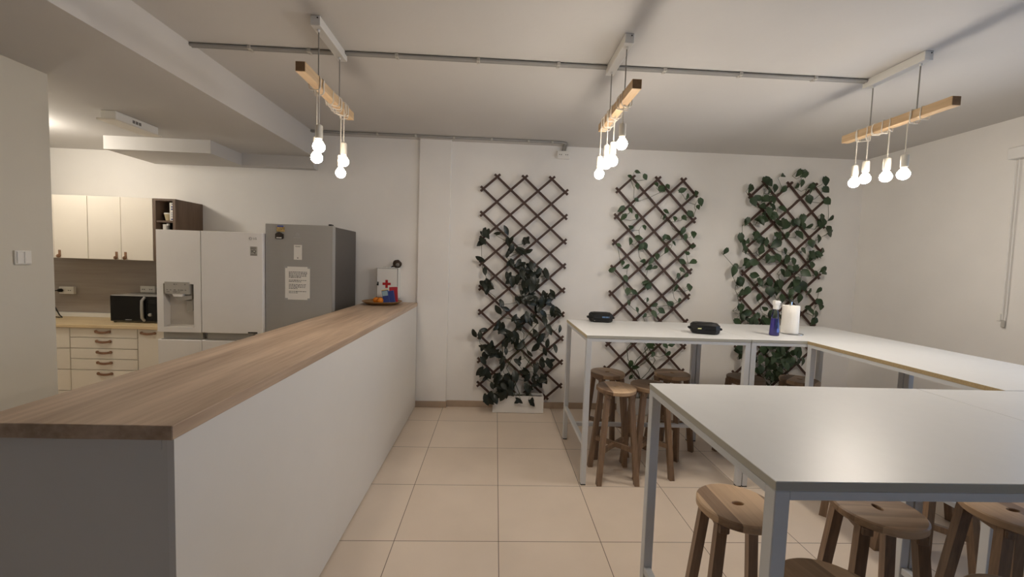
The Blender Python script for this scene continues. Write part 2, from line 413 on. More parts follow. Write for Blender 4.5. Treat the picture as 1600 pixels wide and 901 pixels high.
for a in ((-3.326, 1.52, -3.300, 2.125), (-3.141, 1.52, -3.115, 2.125), (-3.300, 2.105, -3.141, 2.125), (-3.300, 1.52, -3.141, 1.54)): box(bm, a[0], 4.123, a[1], a[2], YK, a[3])
part('carcass', bm, 'dark_oak', r)
part('back_panel', box(new(), -3.30, YK-.008, 1.54, -3.141, YK-.001, 2.105), 'dark_oak', r)
for z in (1.898, 1.715): part('shelf', box(new(), -3.2995, 4.13, z, -3.1415, YK-.009, z+.018), 'dark_oak', r)
# things on its shelves
r = root('white_carton', (-3.165, 4.2, 1.916), 'tall white carton with dark print on the upper shelf', 'carton')
part('carton_body', box(new(), -3.187, 4.145, 1.9165, -3.147, 4.26, 2.092, .002), 'paper', r)
bm = new()
for z0, z1, a, b in ((2.072, 2.08, -3.165, -3.152), (2.045, 2.057, -3.172, -3.150), (2.022, 2.035, -3.172, -3.150)): box(bm, a, 4.1435, z0, b, 4.145, z1)
for z in (1.99, 1.972, 1.955): box(bm, -3.174, 4.144, z, -3.155, 4.145, z+.004)
box(bm, -3.172, 4.1435, 1.925, -3.152, 4.145, 1.937)
part('print', bm, 'pack_blue', r)
r = root('coffee_cup', (-3.236, 4.2, 1.916), 'beige cup standing on the upper shelf left of the carton', 'cup')
part('cup_body', lathe(new(), [(.024, 1.9165), (.036, 1.982)], (-3.236, 4.2, 0), 20), 'ceramic_beige', r)
part('lid', lathe(new(), [(.039, 1.982), (.039, 1.990), (.034, 1.995)], (-3.236, 4.2, 0), 20), 'paper', r)
r = root('white_tin', (-3.247, 4.2, 1.733), 'white tin on the lower shelf behind the fridge top', 'tin')
part('tin_body', lathe(new(), [(.026, 1.7335), (.027, 1.74), (.027, 1.87)], (-3.245, 4.18, 0), 20), 'paper', r)
part('lid', lathe(new(), [(.028, 1.87), (.028, 1.882), (.024, 1.884)], (-3.245, 4.18, 0), 20), 'plastic_white', r)
r = root('green_bottle', (-3.18, 4.2, 1.733), 'dark green bottle on the lower shelf right of the white tin', 'bottle')
part('bottle_body', lathe(new(), [(.026, 1.7335), (.027, 1.75), (.027, 1.83), (.014, 1.852), (.012, 1.868)], (-3.172, 4.2, 0), 20), 'bottle_green', r)
part('cap', lathe(new(), [(.014, 1.868), (.014, 1.884)], (-3.172, 4.2, 0), 16), 'bottle_green', r)
r = root('clear_jar', (-3.21, 4.2, 1.733), 'slim pale jar between the white tin and green bottle', 'jar')
part('jar_body', lathe(new(), [(.012, 1.7335), (.014, 1.74), (.014, 1.86), (.010, 1.87)], (-3.212, 4.16, 0), 16), 'mark_grey', r)
part('lid', lathe(new(), [(.013, 1.87), (.013, 1.89)], (-3.212, 4.16, 0), 16), 'plastic_white', r)

# microwave
r = root('microwave_oven', (-3.56, 4.32, .9), 'black microwave with a silver bow handle on the kitchen worktop', 'microwave')
part('housing', box(new(), -3.795, 4.185, .909, -3.33, 4.455, 1.172, .004), 'plastic_silver', r)
d = part('door', box(new(), -3.790, 4.17, .916, -3.445, 4.184, 1.166, .003), 'glass_black', r)
bm = new(); tube(bm, [(-3.462, 4.17, .925), (-3.468, 4.148, .955), (-3.468, 4.145, 1.04), (-3.468, 4.148, 1.125), (-3.455, 4.17, 1.16)], .013, 10)
part('handle', bm, 'plastic_silver', d)
bm = new()
for i in range(7): box(bm, -3.645+i*.0085, 4.1688, .927, -3.639+i*.0085, 4.17, .934)
part('maker_mark', bm, 'ink_light', d)
p = part('control_panel', box(new(), -3.442, 4.17, .916, -3.334, 4.184, 1.166, .003), 'glass_black', r)
part('knob', lathe(new(), [(.016, 0), (.016, .012), (.013, .014)], (-3.405, 4.17, .985), 18, 'y'), 'plastic_silver', p)
part('display', box(new(), -3.425, 4.1688, 1.10, -3.35, 4.17, 1.135), 'plastic_black', p)
for fx in (-3.77, -3.36):
    for fy in (4.2, 4.43): part('foot', lathe(new(), [(.012, .9002), (.012, .909)], (fx, fy, 0), 10), 'rubber_black', r)

# power sockets, plug and cable
def wall_socket(x, z, w, h, label, n=2, y=YK-.012, hole='ink'):
    r = root('power_socket', (x, y, z), label, 'socket', 'white power sockets')
    f = part('faceplate', box(new(), x-w/2, y-.034, z-h/2, x+w/2, y, z+h/2, .004), 'plastic_white', r)
    for i in range(n):
        sx = x+(i-(n-1)/2)*w/n
        o = part('outlet', lathe(new(), [(.021, 0), (.024, .001), (.024, .004), (.021, .004), (.019, .002)], (sx, y-.034, z), 20, 'y'), 'plastic_white', r)
        bm = new()
        for s in (-1, 1): lathe(bm, [(.0045, 0), (.0045, .0025)], (sx+s*.0095, y-.036, z), 8, 'y')
        part('contact_hole', bm, hole, o)
wall_socket(-4.483, 1.178, .147, .076, 'white double socket with a black plug in it above the worktop')
wall_socket(-3.66, 1.212, .15, .07, 'white double socket above the microwave')
r = root('power_cable', (-4.50, 4.40, .9), 'black power cable plugged in beside the near wall and drooping onto the worktop', 'cable')
part('plug', lathe(new(), [(.018, 0), (.018, .02), (.012, .034), (.006, .036)], (-4.52, 4.440, 1.178), 16, 'y'), 'plastic_black', r)
part('lead', tube(new(), [(-4.52, 4.41, 1.178), (-4.55, 4.39, 1.176), (-4.578, 4.39, 1.15), (-4.583, 4.395, 1.10), (-4.565, 4.40, 1.04), (-4.535, 4.40, .98), (-4.495, 4.39, .925), (-4.45, 4.37, .906), (-4.47, 4.36, .906), (-4.55, 4.39, .906), (-4.64, 4.42, .906), (-4.8, 4.40, .906)], .0055, 8), 'plastic_black', r)

# white american fridge
fx0, fx1, fyf, fz = -2.980, -2.068, 3.72, 1.808
r = root('side_by_side_fridge', (-2.52, 4.07, 0), 'wide white fridge with an ice and water dispenser in its left door', 'fridge')
part('cabinet_body', box(new(), fx0+.004, fyf+.075, .03, fx1-.004, 4.47, fz-.012, .006), 'fridge_white', r)
part('toe_grille', box(new(), fx0+.03, fyf+.09, 0, fx1-.03, fyf+.12, .03), 'plastic_black', r)
xd = -2.602
# left door with a recess cut through its face
bm = new()
rx0, rx1, rz0, rz1 = -2.925, -2.665, .950, 1.335
for a in ((fx0, .905, rx0, fz), (rx1, .905, xd-.003, fz), (rx0, .905, rx1, rz0), (rx0, rz1, rx1, fz)): box(bm, a[0], fyf, a[1], a[2], fyf+.07, a[3])
bmesh.ops.remove_doubles(bm, verts=bm.verts, dist=1e-5)
d1 = part('left_door', bm, 'fridge_white', r)
bm = new()
poly = [(rx0, rz0), (rx1, rz0), (rx1, rz1), (rx0, rz1)]
ins = [(rx0+.012, rz0+.016), (rx1-.02, rz0+.016), (rx1-.02, rz1-.004), (rx0+.012, rz1-.004)]
vf = [bm.verts.new((x, fyf+.001, z)) for x, z in poly]; vb = [bm.verts.new((x, fyf+.062, z)) for x, z in ins]
for i in range(4): bm.faces.new((vf[i], vf[(i+1) % 4], vb[(i+1) % 4], vb[i]))
bm.faces.new(vb)
part('dispenser_niche', bm, 'fridge_recess', d1)
bm = new(); prism(bm, [(fyf-.012, 1.352), (fyf+.05, 1.352), (fyf+.05, 1.215), (fyf+.012, 1.246), (fyf-.008, 1.246)], -2.905, -2.70, 'x')
dp = part('dispenser_panel', bm, 'fridge_grey_plastic', d1)
bm = new(); prism(bm, [(-2.845, 1.245), (-2.75, 1.245), (-2.762, 1.222), (-2.833, 1.222)], fyf-.006, fyf+.03)
part('ice_chute', bm, 'fridge_white', d1)
bm = new(); prism(bm, [(-2.83, 1.222), (-2.69, 1.235), (-2.69, 1.20), (-2.775, 1.185), (-2.815, 1.195)], fyf+.012, fyf+.05)
part('nozzle_housing', bm, 'fridge_grey_plastic', d1)
bm = new(); box(bm, -2.752, fyf+.030, 1.090, -2.692, fyf+.040, 1.185, .006); box(bm, -2.690, fyf+.012, 1.10, -2.682, fyf+.058, 1.195, .002)
part('paddle', bm, 'fridge_grey_plastic', d1)
bm = new()
lathe(bm, [(.0055, 0), (.0055, .001)], (-2.822, fyf-.0118, 1.331), 12, 'y')
for i, (a, b) in enumerate(((-2.890, -2.878), (-2.860, -2.850), (-2.828, -2.812), (-2.792, -2.78), (-2.772, -2.748), (-2.732, -2.722))): box(bm, a, fyf-.0115, 1.278, b, fyf-.0095, 1.284)
for a, b in ((-2.89, -2.865), (-2.835, -2.80), (-2.79, -2.775)): box(bm, a, fyf-.011, 1.262, b, fyf-.0085, 1.266)
lathe(bm, [(.005, 0), (.005, .001)], (-2.73, fyf-.0118, 1.331), 10, 'y')
part('dispenser_print', bm, 'mark_grey', d1)
text('dispenser_lettering', 'LG', .013, 'mark_grey', d1, (-2.803, fyf-.0122, 1.331))
d2 = part('right_door', box(new(), xd+.003, fyf, .905, fx1, fyf+.07, fz, .004), 'fridge_white', r)
bm = new(); tube(bm, [(-2.172+.0115*math.cos(a), fyf-.0006, 1.755+.0115*math.sin(a)) for a in [2*PI*i/20 for i in range(21)]], .0014, 6)
lathe(bm, [(.003, 0), (.003, .001)], (-2.175, fyf, 1.757), 8, 'y')
part('maker_emblem', bm, 'mark_grey', d2)
text('maker_lettering', 'LG', .026, 'mark_grey', d2, (-2.133, fyf-.0006, 1.755))
bd = part('badge', box(new(), -2.175, fyf-.001, 1.604, -2.113, fyf, 1.685), 'fridge_grey_plastic', d2)
bm = new()
for z in (1.680, 1.672, 1.665, 1.618, 1.611): box(bm, -2.170, fyf-.0016, z-.002, -2.118-.006*(z > 1.66), fyf-.001, z+.002)
part('badge_print', bm, 'mark_grey', bd)
text('badge_lettering', 'IQ', .040, 'ink', bd, (-2.144, fyf-.0016, 1.642))
part('energy_strip', box(new(), -2.197, fyf-.001, .910, -2.115, fyf, .922), 'ink', d2)
# handle groove and lower doors
for a, b, nm in ((fx0, xd-.003, 'lower_left_door'), (xd+.003, fx1, 'lower_right_door')):
    dd = part(nm, box(new(), a, fyf, .05, b, fyf+.07, .838, .004), 'fridge_white', r)
    bm = new(); box(bm, a+.03, fyf+.028, .842, b-(.005 if a == fx0 else .10), fyf+.06, .902); box(bm, a+.03, fyf+.002, .838, b-(.005 if a == fx0 else .10), fyf+.030, .843)
    part('handle_groove', bm, 'plastic_silver', dd)

# steel fridge
sx0, sx1, syf, sz = -2.061, -1.468, 3.75, 1.895
r = root('steel_fridge', (-1.765, 4.06, 0), 'tall grey steel fridge with notes on its door beside the white fridge', 'fridge')
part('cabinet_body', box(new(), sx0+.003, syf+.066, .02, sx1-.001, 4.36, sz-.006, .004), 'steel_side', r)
d = part('door', box(new(), sx0, syf, .60, sx1, syf+.062, sz, .004), 'steel_brushed', r)
part('freezer_door', box(new(), sx0, syf, .06, sx1, syf+.062, .592, .004), 'steel_brushed', r)
part('base_plinth', box(new(), sx0+.02, syf+.08, 0, sx1-.02, syf+.1, .058), 'plastic_black', r)
part('edge_strip', box(new(), sx1-.006, syf-.0006, .62, sx1-.001, syf+.0, sz-.01), 'chrome', d)
part('hinge_cap', box(new(), sx1-.045, syf+.01, sz, sx1-.015, syf+.06, sz+.014, .004), 'plastic_black', r)
bm = new()
for i, h in enumerate((.016, .026, .03, .022)): box(bm, -1.796+i*.009, syf-.0008, 1.797-.004, -1.792+i*.009, syf, 1.797+h)
part('maker_emblem', bm, 'ink_light', d)
bm = new()
for i in range(7): box(bm, -1.812+i*.0088, syf-.0008, 1.775, -1.806+i*.0088, syf, 1.784)
part('maker_mark', bm, 'ink_light', d)
# notes and magnets on it
r = root('printed_notice', (-1.776, syf, 1.22), 'white printed sheet taped to the steel fridge door', 'notice')
part('sheet', box(new(), -1.886, syf-.0022, 1.222, -1.668, syf-.0008, 1.519), 'paper', r)
bm = new(); random.seed(3); z = 1.472
for w_ in (.155, .160, .150, .150, .105, 0, .155, .110, 0, .150, .150, .140, .080, 0, .150, .08):
    if w_:
        x = -1.853
        while x < -1.853+w_:
            l = random.uniform(.008, .022); h = .0022 if random.random() < .7 else .003
            box(bm, x, syf-.0027, z-h, min(x+l, -1.853+w_+.004), syf-.0023, z+h); x += l+.004
    z -= .0125
part('printed_lines', bm, 'ink', r)
bm = new()
for x, z in ((-1.880, 1.513), (-1.674, 1.512), (-1.876, 1.228), (-1.674, 1.229)): box(bm, x-.014, syf-.003, z-.008, x+.014, syf-.0023, z+.008)
part('tape_corner', bm, 'ink_light', r)
r = root('note_card', (-1.775, syf, 1.582), 'small white card on the steel fridge above the notice', 'card')
part('card', box(new(), -1.809, syf-.004, 1.582, -1.739, syf-.0008, 1.714, .001), 'paper', r)
part('card_heading', box(new(), -1.796, syf-.0048, 1.697, -1.752, syf-.0042, 1.702), 'mark_grey', r)
part('card_dot', lathe(new(), [(.006, 0), (.006, .0006)], (-1.774, syf-.0042, 1.598), 10, 'y'), 'mark_grey', r)
r = root('fridge_magnet', (-1.923, syf, 1.83), 'colourful picture magnet, upper of two on the steel fridge', 'magnet', 'fridge magnets')
part('plate', box(new(), -1.958, syf-.009, 1.826, -1.890, syf-.0008, 1.872, .002), 'magnet_mix', r)
part('title_strip', box(new(), -1.950, syf-.0105, 1.868, -1.896, syf-.0092, 1.880), 'magnet_blue', r)
r = root('fridge_magnet', (-1.933, syf, 1.765), 'dark round-topped magnet, lower of two on the steel fridge', 'magnet', 'fridge magnets')
bm = new(); prism(bm, [(-1.968, 1.768), (-1.962, 1.762), (-1.905, 1.762), (-1.898, 1.768), (-1.898, 1.805), (-1.915, 1.816), (-1.935, 1.823), (-1.955, 1.816), (-1.968, 1.805)], syf-.012, syf-.0008)
part('plate', bm, 'magnet_dark', r)
part('pale_strip', box(new(), -1.957, syf-.0135, 1.768, -1.912, syf-.0122, 1.776), 'paper', r)

# ceiling luminaire in the kitchen, and the lit lamp out of sight behind the near wall
r = root('ceiling_luminaire', (-2.91, 3.42, ZK), 'unlit white box luminaire on the low kitchen ceiling', 'luminaire')
part('housing', box(new(), -2.975, 3.235, ZK-.062, -2.862, 3.62, ZK-.0005, .004), 'plastic_white', r)
part('diffuser', box(new(), -2.99, 3.215, ZK-.074, -2.847, 3.64, ZK-.0625, .003), 'diffuser', r)
bm = new()
for i in range(3): box(bm, -2.8618, 3.375+i*.028, ZK-.045, -2.8602, 3.396+i*.028, ZK-.022)
part('marking', bm, 'mark_grey', r)
r = root('kitchen_ceiling_lamp', (-3.85, 3.38, ZK), 'lit ceiling lamp hidden behind the near wall', 'lamp')
part('lamp_base', lathe(new(), [(.09, -.0005), (.09, -.03), (.05, -.04)], (-3.95, 3.40, ZK), 24), 'plastic_white', r)
part('glowing_globe', ball(new(), (-3.95, 3.40, ZK-.115), .085, 20), 'kitchen_glow', r)

# light switch on the near wall
r = root('light_switch', (-2.72, 2.46, 1.51), 'white double light switch on the near left wall', 'switch')
part('switch_frame', box(new(), -2.7215, 2.422, 1.512, -2.709, 2.505, 1.592, .002), 'plastic_white', r)
for a, b in ((2.428, 2.462), (2.465, 2.499)): part('rocker', box(new(), -2.7088, a, 1.518, -2.703, b, 1.586, .002), 'plastic_white', r)

# ================================================================== FAR END OF THE COUNTER
r = root('first_aid_cabinet', (-1.145, 4.44, 1.19), 'white wall-mounted first aid box with a red cross behind the tray', 'first aid box')
part('cabinet_body', box(new(), -1.263, 4.397, 1.200, -1.030, YK, 1.525, .003), 'plastic_white', r)
part('door_gap_shade', box(new(), -1.2555, 4.3905, 1.2065, -1.0375, 4.3968, 1.5185), 'ink', r)  # dark sheet behind the door, painting the shade in the gap around it
d = part('door', box(new(), -1.252, 4.384, 1.21, -1.041, 4.3902, 1.515, .0015), 'plastic_white', r)
bm = new(); prism(bm, [(x, z-.010) for x, z in [(-1.164, 1.32), (-1.138, 1.32), (-1.138, 1.350), (-1.108, 1.350), (-1.108, 1.376), (-1.138, 1.376), (-1.138, 1.405), (-1.164, 1.405), (-1.164, 1.376), (-1.194, 1.376), (-1.194, 1.350), (-1.164, 1.350)]], 4.3822, 4.3838)
part('red_cross', bm, 'cross_red', d)
part('lock', lathe(new(), [(.009, 0), (.009, .012), (.005, .014)], (-1.243, 4.384, 1.345), 12, 'y'), 'plastic_black', d)
part('key', box(new(), -1.240, 4.355, 1.335, -1.230, 4.371, 1.375, .002), 'plastic_black', d)
# ornament and bits on top
r = root('round_ornament', (-1.06, 4.44, 1.5255), 'small dark brown round ornament with a grey patch on the first aid box', 'ornament')
random.seed(5); bm = new(); ball(bm, (-1.058, 4.44, 1.568), .040, 20, (1.1, .9, 1))
for v in bm.verts:
    dd = (v.co-Vector((-1.058, 4.44, 1.568))); v.co += dd*random.uniform(-.05, .16)
part('body', bm, 'hedgehog', r)
bm = new(); ball(bm, (-1.048, 4.412, 1.560), .022, 14, (1, .8, 1)); part('grey_patch', bm, 'mark_grey', r)
bm = new(); tube(bm, [(-1.085, 4.43, 1.548), (-1.105, 4.43, 1.538), (-1.12, 4.43, 1.530)], [.012, .008, .004], 8); part('tail', bm, 'hedgehog', r)
r = root('bunch_of_keys', (-1.16, 4.43, 1.5255), 'few small shiny metal pieces lying on the first aid box left of the ornament', 'keys')
part('ring', tube(new(), [(-1.150+.012*math.cos(a), 4.43+.012*math.sin(a), 1.5285) for a in [2*PI*i/16 for i in range(17)]], .0016, 6), 'chrome', r)
for i, (x, y, a) in enumerate(((-1.175, 4.425, 2.9), (-1.168, 4.412, 3.6), (-1.128, 4.42, .3))):
    bm = new(); lathe(bm, [(.009, 1.5275+.002*i), (.009, 1.5295+.002*i)], (x, y, 0), 12); beam(bm, (x, y, 1.5285+.002*i), (x+.03*math.cos(a), y+.03*math.sin(a), 1.5285+.002*i), .005, .0016)
    part('key', bm, 'chrome', r)
# wooden tray and what lies on it
TX, TY, TZ = -1.140, 4.185, ct
def dish(): return [(r_*1.15, z_) for r_, z_ in ((.10, .0005), (.125, .004), (.155, .020), (.172, .033), (.168, .036), (.150, .026), (.12, .012), (.05, .010), (.001, .010))]
solo('wooden_tray', lathe(new(), dish(), (TX, TY, TZ), 40, cap1=False), 'tray_wood', 'shallow round wooden tray at the far end of the counter', 'tray', loc=(TX, TY, TZ))
def orange(x, y, z, label):
    r = root('orange', (x, y, z), label, 'fruit', 'oranges on the wooden tray')
    part('peel', ball(new(), (x, y, z+.031), .033, 18, (1, 1, .92)), 'orange_peel', r)
    part('stem_end', lathe(new(), [(.004, .061), (.003, .064)], (x, y, z), 6), 'stem_green', r)
orange(TX-.048, TY-.045, TZ+.0125, 'orange at the left of the tray')
orange(TX-.002, TY-.078, TZ+.0135, 'orange closest to the blue packs on the tray')
def pack(name, x, y, w, h, d, lean, m, m2, label, band):
    r = root(name, (x, y, TZ+.012), label, 'packet', 'packets on the wooden tray')
    r.rotation_euler = (0, lean, 0)
    part('wrapper', box(new(), -w/2, -d/2, .001, w/2, d/2, h, .003), m, r, local=True)
    if band: part('band', box(new(), -w/2+.004, -d/2-.001, h*band[0], w/2-.004, -d/2-.0002, h*band[1]), m2, r, local=True)
    return r
p = pack('blue_packet', TX+.062, TY-.05, .062, .135, .03, -.18, 'pack_blue', 'pack_teal', 'blue packet with a pale panel, left of two on the tray', (.60, .96))
part('top_flap', box(new(), -.031, -.015, .1352, .031, .015, .142, .002), 'pack_yellow', p, local=True, label='yellow flap')
p = pack('blue_packet', TX+.116, TY-.035, .055, .132, .03, -.18, 'pack_blue', 'pack_blue', 'plain blue packet, right of two on the tray', None)
p = pack('red_booklet', TX+.112, TY+.02, .085, .165, .008, -.05, 'booklet_red', 'booklet_red', 'red booklet standing behind the blue packets', None)
part('page_edge', box(new(), -.042, -.003, .1652, .042, .003, .169), 'paper', p, local=True)

# ================================================================== HIGH TABLES IN A U
TT = 1.116
def high_table(x0, y0, x1, y1, label, raw=(), along='x', group='white high tables'):
    r = root('high_table', ((x0+x1)/2, (y0+y1)/2, 0), label, 'table', group)
    L = .038
    part('tabletop', box(new(), x0, y0, TT-.024, x1, y1, TT, .0015), 'table_white', r, m2='table_edge')
    for s in raw:
        a = {'w': (x0-.0016, y0+.001, x0, y1-.001), 'e': (x1, y0+.001, x1+.0016, y1-.001), 's': (x0+.001, y0-.0016, x1-.001, y0)}[s]
        part('raw_edge', box(new(), a[0], a[1], TT-.0235, a[2], a[3], TT-.0008), 'chipboard' if along == 'y' else 'chipboard_pale', r, label='bare chipboard edge')
    bm = new(); z0, z1 = TT-.046, TT-.0245
    box(bm, x0+L, y0+.001, z0, x1-L, y0+.026, z1); box(bm, x0+L, y1-.026, z0, x1-L, y1-.001, z1)
    box(bm, x0+.001, y0+L, z0, x0+.026, y1-L, z1); box(bm, x1-.026, y0+L, z0, x1-.001, y1-L, z1)
    part('apron_frame', bm, 'table_metal', r)
    for sx in (0, 1):
        for sy in (0, 1):
            lx = x0+.001 if not sx else x1-.001-L; ly = y0+.001 if not sy else y1-.001-L
            lg = part('leg', box(new(), lx, ly, .008, lx+L, ly+L, z1, .002), 'table_metal', r)
            part('foot_cap', box(new(), lx+.001, ly+.001, 0, lx+L-.001, ly+L-.001, .0078), 'rubber_black', lg)
    zr0, zr1 = .285, .315
    if along == 'x':
        for lx in (x0+.003, x1-.033): part('end_rail', box(new(), lx, y0+L, zr0, lx+.030, y1-L, zr1, .002), 'table_metal', r)
        ym = (y0+y1)/2
        part('long_rail', box(new(), x0+.034, ym-.015, zr0, x1-.034, ym+.015, zr1, .002), 'table_metal', r)
    else:
        for ly in (y0+.003, y1-.033): part('end_rail', box(new(), x0+L, ly, zr0, x1-L, ly+.030, zr1, .002), 'table_metal', r)
        xm = (x0+x1)/2
        part('long_rail', box(new(), xm-.015, y0+.034, zr0, xm+.015, y1-.034, zr1, .002), 'table_metal', r)
    return r
high_table(.680, .914, 1.882, 1.714, 'white high table nearest the camera with a glossy white top')
high_table(1.886, .914, 3.088, 1.714, 'white high table at the right edge joined to the nearest table')
high_table(.672, 2.893, 1.888, 3.722, 'white high table at the far left carrying two black cases', raw=('w',))
high_table(1.892, 2.893, 3.108, 3.722, 'white high table in the far right corner with the spray bottle and paper roll')
high_table(2.308, 1.719, 3.108, 2.888, 'white high table with a raw tan edge linking the far and near rows', raw=('w',), along='y')

# ================================================================== STOOLS
def make_stool():
    r = root('bar_stool', (0, 0, 0), 'x', 'stool', 'wooden bar stools at the high tables')
    H, K = .70, 48
    def ring(a, b, z): return [(a*math.cos(2*PI*i/K), b*math.sin(2*PI*i/K), z) for i in range(K)]
    bm = loops(new(), [ring(.022, .0125, H-.032), ring(.022, .0125, H-.003), ring(.0245, .015, H), ring(.144, .144, H), ring(.150, .150, H-.005), ring(.150, .150, H-.027), ring(.145, .145, H-.032)], closed=True)
    part('seat', bm, 'stool_seat', r, local=True)
    for s in (-1, 1): part('seat_batten', box(new(), s*.085-.019, -.118, H-.062, s*.085+.019, .118, H-.0325, .004), 'stool_leg', r, local=True)
    for sx in (-1, 1):
        for sy in (-1, 1):
            part('leg', beam(new(), (sx*.142, sy*.142, 0), (sx*.088, sy*.088, H-.0325), .036, .040), 'stool_leg', r, local=True)
    zc = .245; q = .124
    bm = new(); beam(bm, (-q, -q, zc), (q, q, zc), .022, .034)
    part('cross_stretcher', bm, 'stool_leg', r, local=True)
    bm = new(); beam(bm, (-q, q, zc+.008), (q, -q, zc+.008), .022, .034)
    part('cross_stretcher', bm, 'stool_leg', r, local=True)
    return r
STOOLS = [
 (.950, 3.042, 0, 'wooden stool in front at the far left table beside its front-left leg'),
 (1.000, 3.474, .15, 'wooden stool at the far left corner behind the front-left stool'),
 (1.243, 3.120, .05, 'wooden stool at the front of the far table half hidden by the near table corner'),
 (1.581, 3.490, .7, 'dark-looking wooden stool at the back of the far left table beside the grey back leg'),
 (2.194, 3.407, .3, 'wooden stool behind the paired legs where the two far tables meet'),
 (2.653, 3.377, .5, 'wooden stool behind the raw-edged table corner under the paper roll'),
 (.981, 1.518, -.20, 'wooden stool with light seat showing beside the nearest table leg'),
 (1.535, 1.50, -.30, 'wooden stool under the front apron in the middle of the nearest table'),
 (2.085, 1.489, -.28, 'wooden stool whose oval seat hole shows at the right picture edge'),
 (1.005, 1.075, .2, 'wooden stool cut by the picture bottom just right of the nearest table leg'),
 (1.53, 1.01, .3, 'wooden stool cut by the picture bottom at the far right, only its seat rim showing'),
 (2.42, 2.08, -.08, 'wooden stool inside the U beside the raw-edged table, seen under the near tabletop'),
 (2.90, 2.60, .31, 'wooden stool on the outer side under the raw-edged table'),
 (2.44, 2.56, .8, 'wooden stool deep inside the U by the corner, only its lower legs showing'),
]
st0 = make_stool()
for i, (x, y, rz, lb) in enumerate(STOOLS):
    s = st0 if i == 0 else copy_tree(st0)
    s.location = (x, y, 0); s.rotation_euler = (0, 0, rz); s['label'] = lb
    seat = [k for k in COL.objects if k.parent == s and k.name.startswith('seat') and 'batten' not in k.name][0]
    seat.rotation_euler.z = {6: .20, 7: 1.8, 8: .28}.get(i, .35*i)     # the staves of each seat run their own way

# ================================================================== ON THE TABLES
def case(x, y, rz, label, lab):
    r = root('black_case', (x, y, TT), label, 'case', 'black cases on the far table'); r.rotation_euler = (0, 0, rz)
    def oct_(w, d, c): return [(-w+c, -d), (w-c, -d), (w, -d+c), (w, d-c), (w-c, d), (-w+c, d), (-w, d-c), (-w, -d+c)]
    rings = [[(a, b, z) for a, b in oct_(w, d, c)] for w, d, c, z in ((.088, .058, .03, .0005), (.100, .070, .034, .012), (.104, .074, .036, .036))]
    part('base', loops(new(), rings, smooth=False), 'plastic_black', r, local=True)
    rings = [[(a, b, z) for a, b in oct_(w, d, c)] for w, d, c, z in ((.104, .074, .036, .038), (.102, .072, .036, .068), (.086, .056, .030, .084))]
    l = part('lid', loops(new(), rings, smooth=False), 'plastic_black', r, local=True)
    bm = new(); box(bm, -.06, -.035, .0842, .06, .035, .087, .002); part('lid_panel', bm, 'plastic_black', l, local=True)
    for s in (-1, 1):
        bm = new(); box(bm, s*.108-.009, -.020, .030, s*.108+.009, .020, .050, .005); lathe(bm, [(.009, -.018), (.009, .018)], (s*.114, 0, .040), 10, 'y')
        part('latch', bm, 'plastic_black', r, local=True)
    if lab == 'label':
        bm = new()
        for x0, x1, z0, z1 in ((.005, .032, .044, .056), (.036, .056, .044, .056), (.060, .066, .044, .056)): box(bm, x0, -.0745, z0, x1, -.0725, z1)
        part('print', bm, 'case_label', l, local=True)
    else:
        part('maker_plate', box(new(), -.062, -.0750, .040, -.036, -.0732, .048, .001), 'case_gold', l, local=True, label='pale shiny plate')
    return r
case(.958, 3.63, -.12, 'black case with a blue-grey printed label, left of two on the far table', 'label')
case(1.655, 3.125, -.30, 'black case with a small pale plate, right of two on the far table', 'plate')
bx, by = 2.203, 3.105
r = root('spray_bottle', (bx, by, TT), 'clear spray bottle of violet-blue cleaner with a white head', 'bottle')
part('liquid', lathe(new(), [(.030, TT+.003), (.033, TT+.010), (.030, TT+.07), (.0255, TT+.135)], (bx, by, 0), 24), 'liquid_violet', r)
part('bottle_body', lathe(new(), [(.031, TT+.0006), (.035, TT+.008), (.032, TT+.07), (.0275, TT+.140), (.023, TT+.185), (.016, TT+.205), (.015, TT+.215)], (bx, by, 0), 24), 'bottle_clear', r)
lb = new(); rings = []
for t in (0, 1):
    rings.append([(bx+(.0335-.0045*t)*math.cos(a)*1.02, by+(.0335-.0045*t)*math.sin(a)*1.02, TT+.03+.075*t) for a in [-.35*PI-.55+1.3*i/8 for i in range(9)]])
vs0 = [[lb.verts.new(p) for p in q] for q in rings]
for i in range(8): lb.faces.new((vs0[0][i], vs0[0][i+1], vs0[1][i+1], vs0[1][i]))
part('label', lb, 'label_blue', r)
h = part('spray_head', box(new(), bx-.020, by-.018, TT+.236, bx+.024, by+.018, TT+.276, .007, 2), 'plastic_white', r)
part('collar', lathe(new(), [(.019, TT+.208), (.020, TT+.212), (.019, TT+.237)], (bx, by, 0), 20), 'plastic_white', h)
part('nozzle', lathe(new(), [(.008, .024), (.007, .036)], (bx, by, TT+.262), 12, 'x'), 'plastic_white', h)
bm = new(); tube(bm, [(bx+.020, by, TT+.238), (bx+.030, by, TT+.225), (bx+.034, by, TT+.21)], [.005, .005, .003], 8); part('trigger', bm, 'plastic_white', h)
px, py = 2.405, 3.21
r = root('paper_towel_roll', (px, py, TT+.008), 'white paper towel roll standing on a wire holder', 'paper roll')
bm = new(); loops(bm, [[(px+a*math.cos(2*PI*i/40), py+a*math.sin(2*PI*i/40), TT+z) for i in range(40)] for a, z in ((.02, .008), (.060, .008), (.061, .012), (.061, .229), (.060, .232), (.02, .232))], closed=True)
part('roll', bm, 'towel_paper', r)
r = root('towel_holder', (px, py, TT), 'wire and clear-knob paper towel holder under the roll', 'holder')
part('base_ring', tube(new(), [(px+.02+.072*math.cos(a), py-.01+.072*math.sin(a), TT+.0035) for a in [2*PI*i/40 for i in range(41)]], .003, 8), 'chrome', r)
part('upright', tube(new(), [(px, py, TT+.004), (px, py, TT+.262)], .006, 10), 'chrome', r)
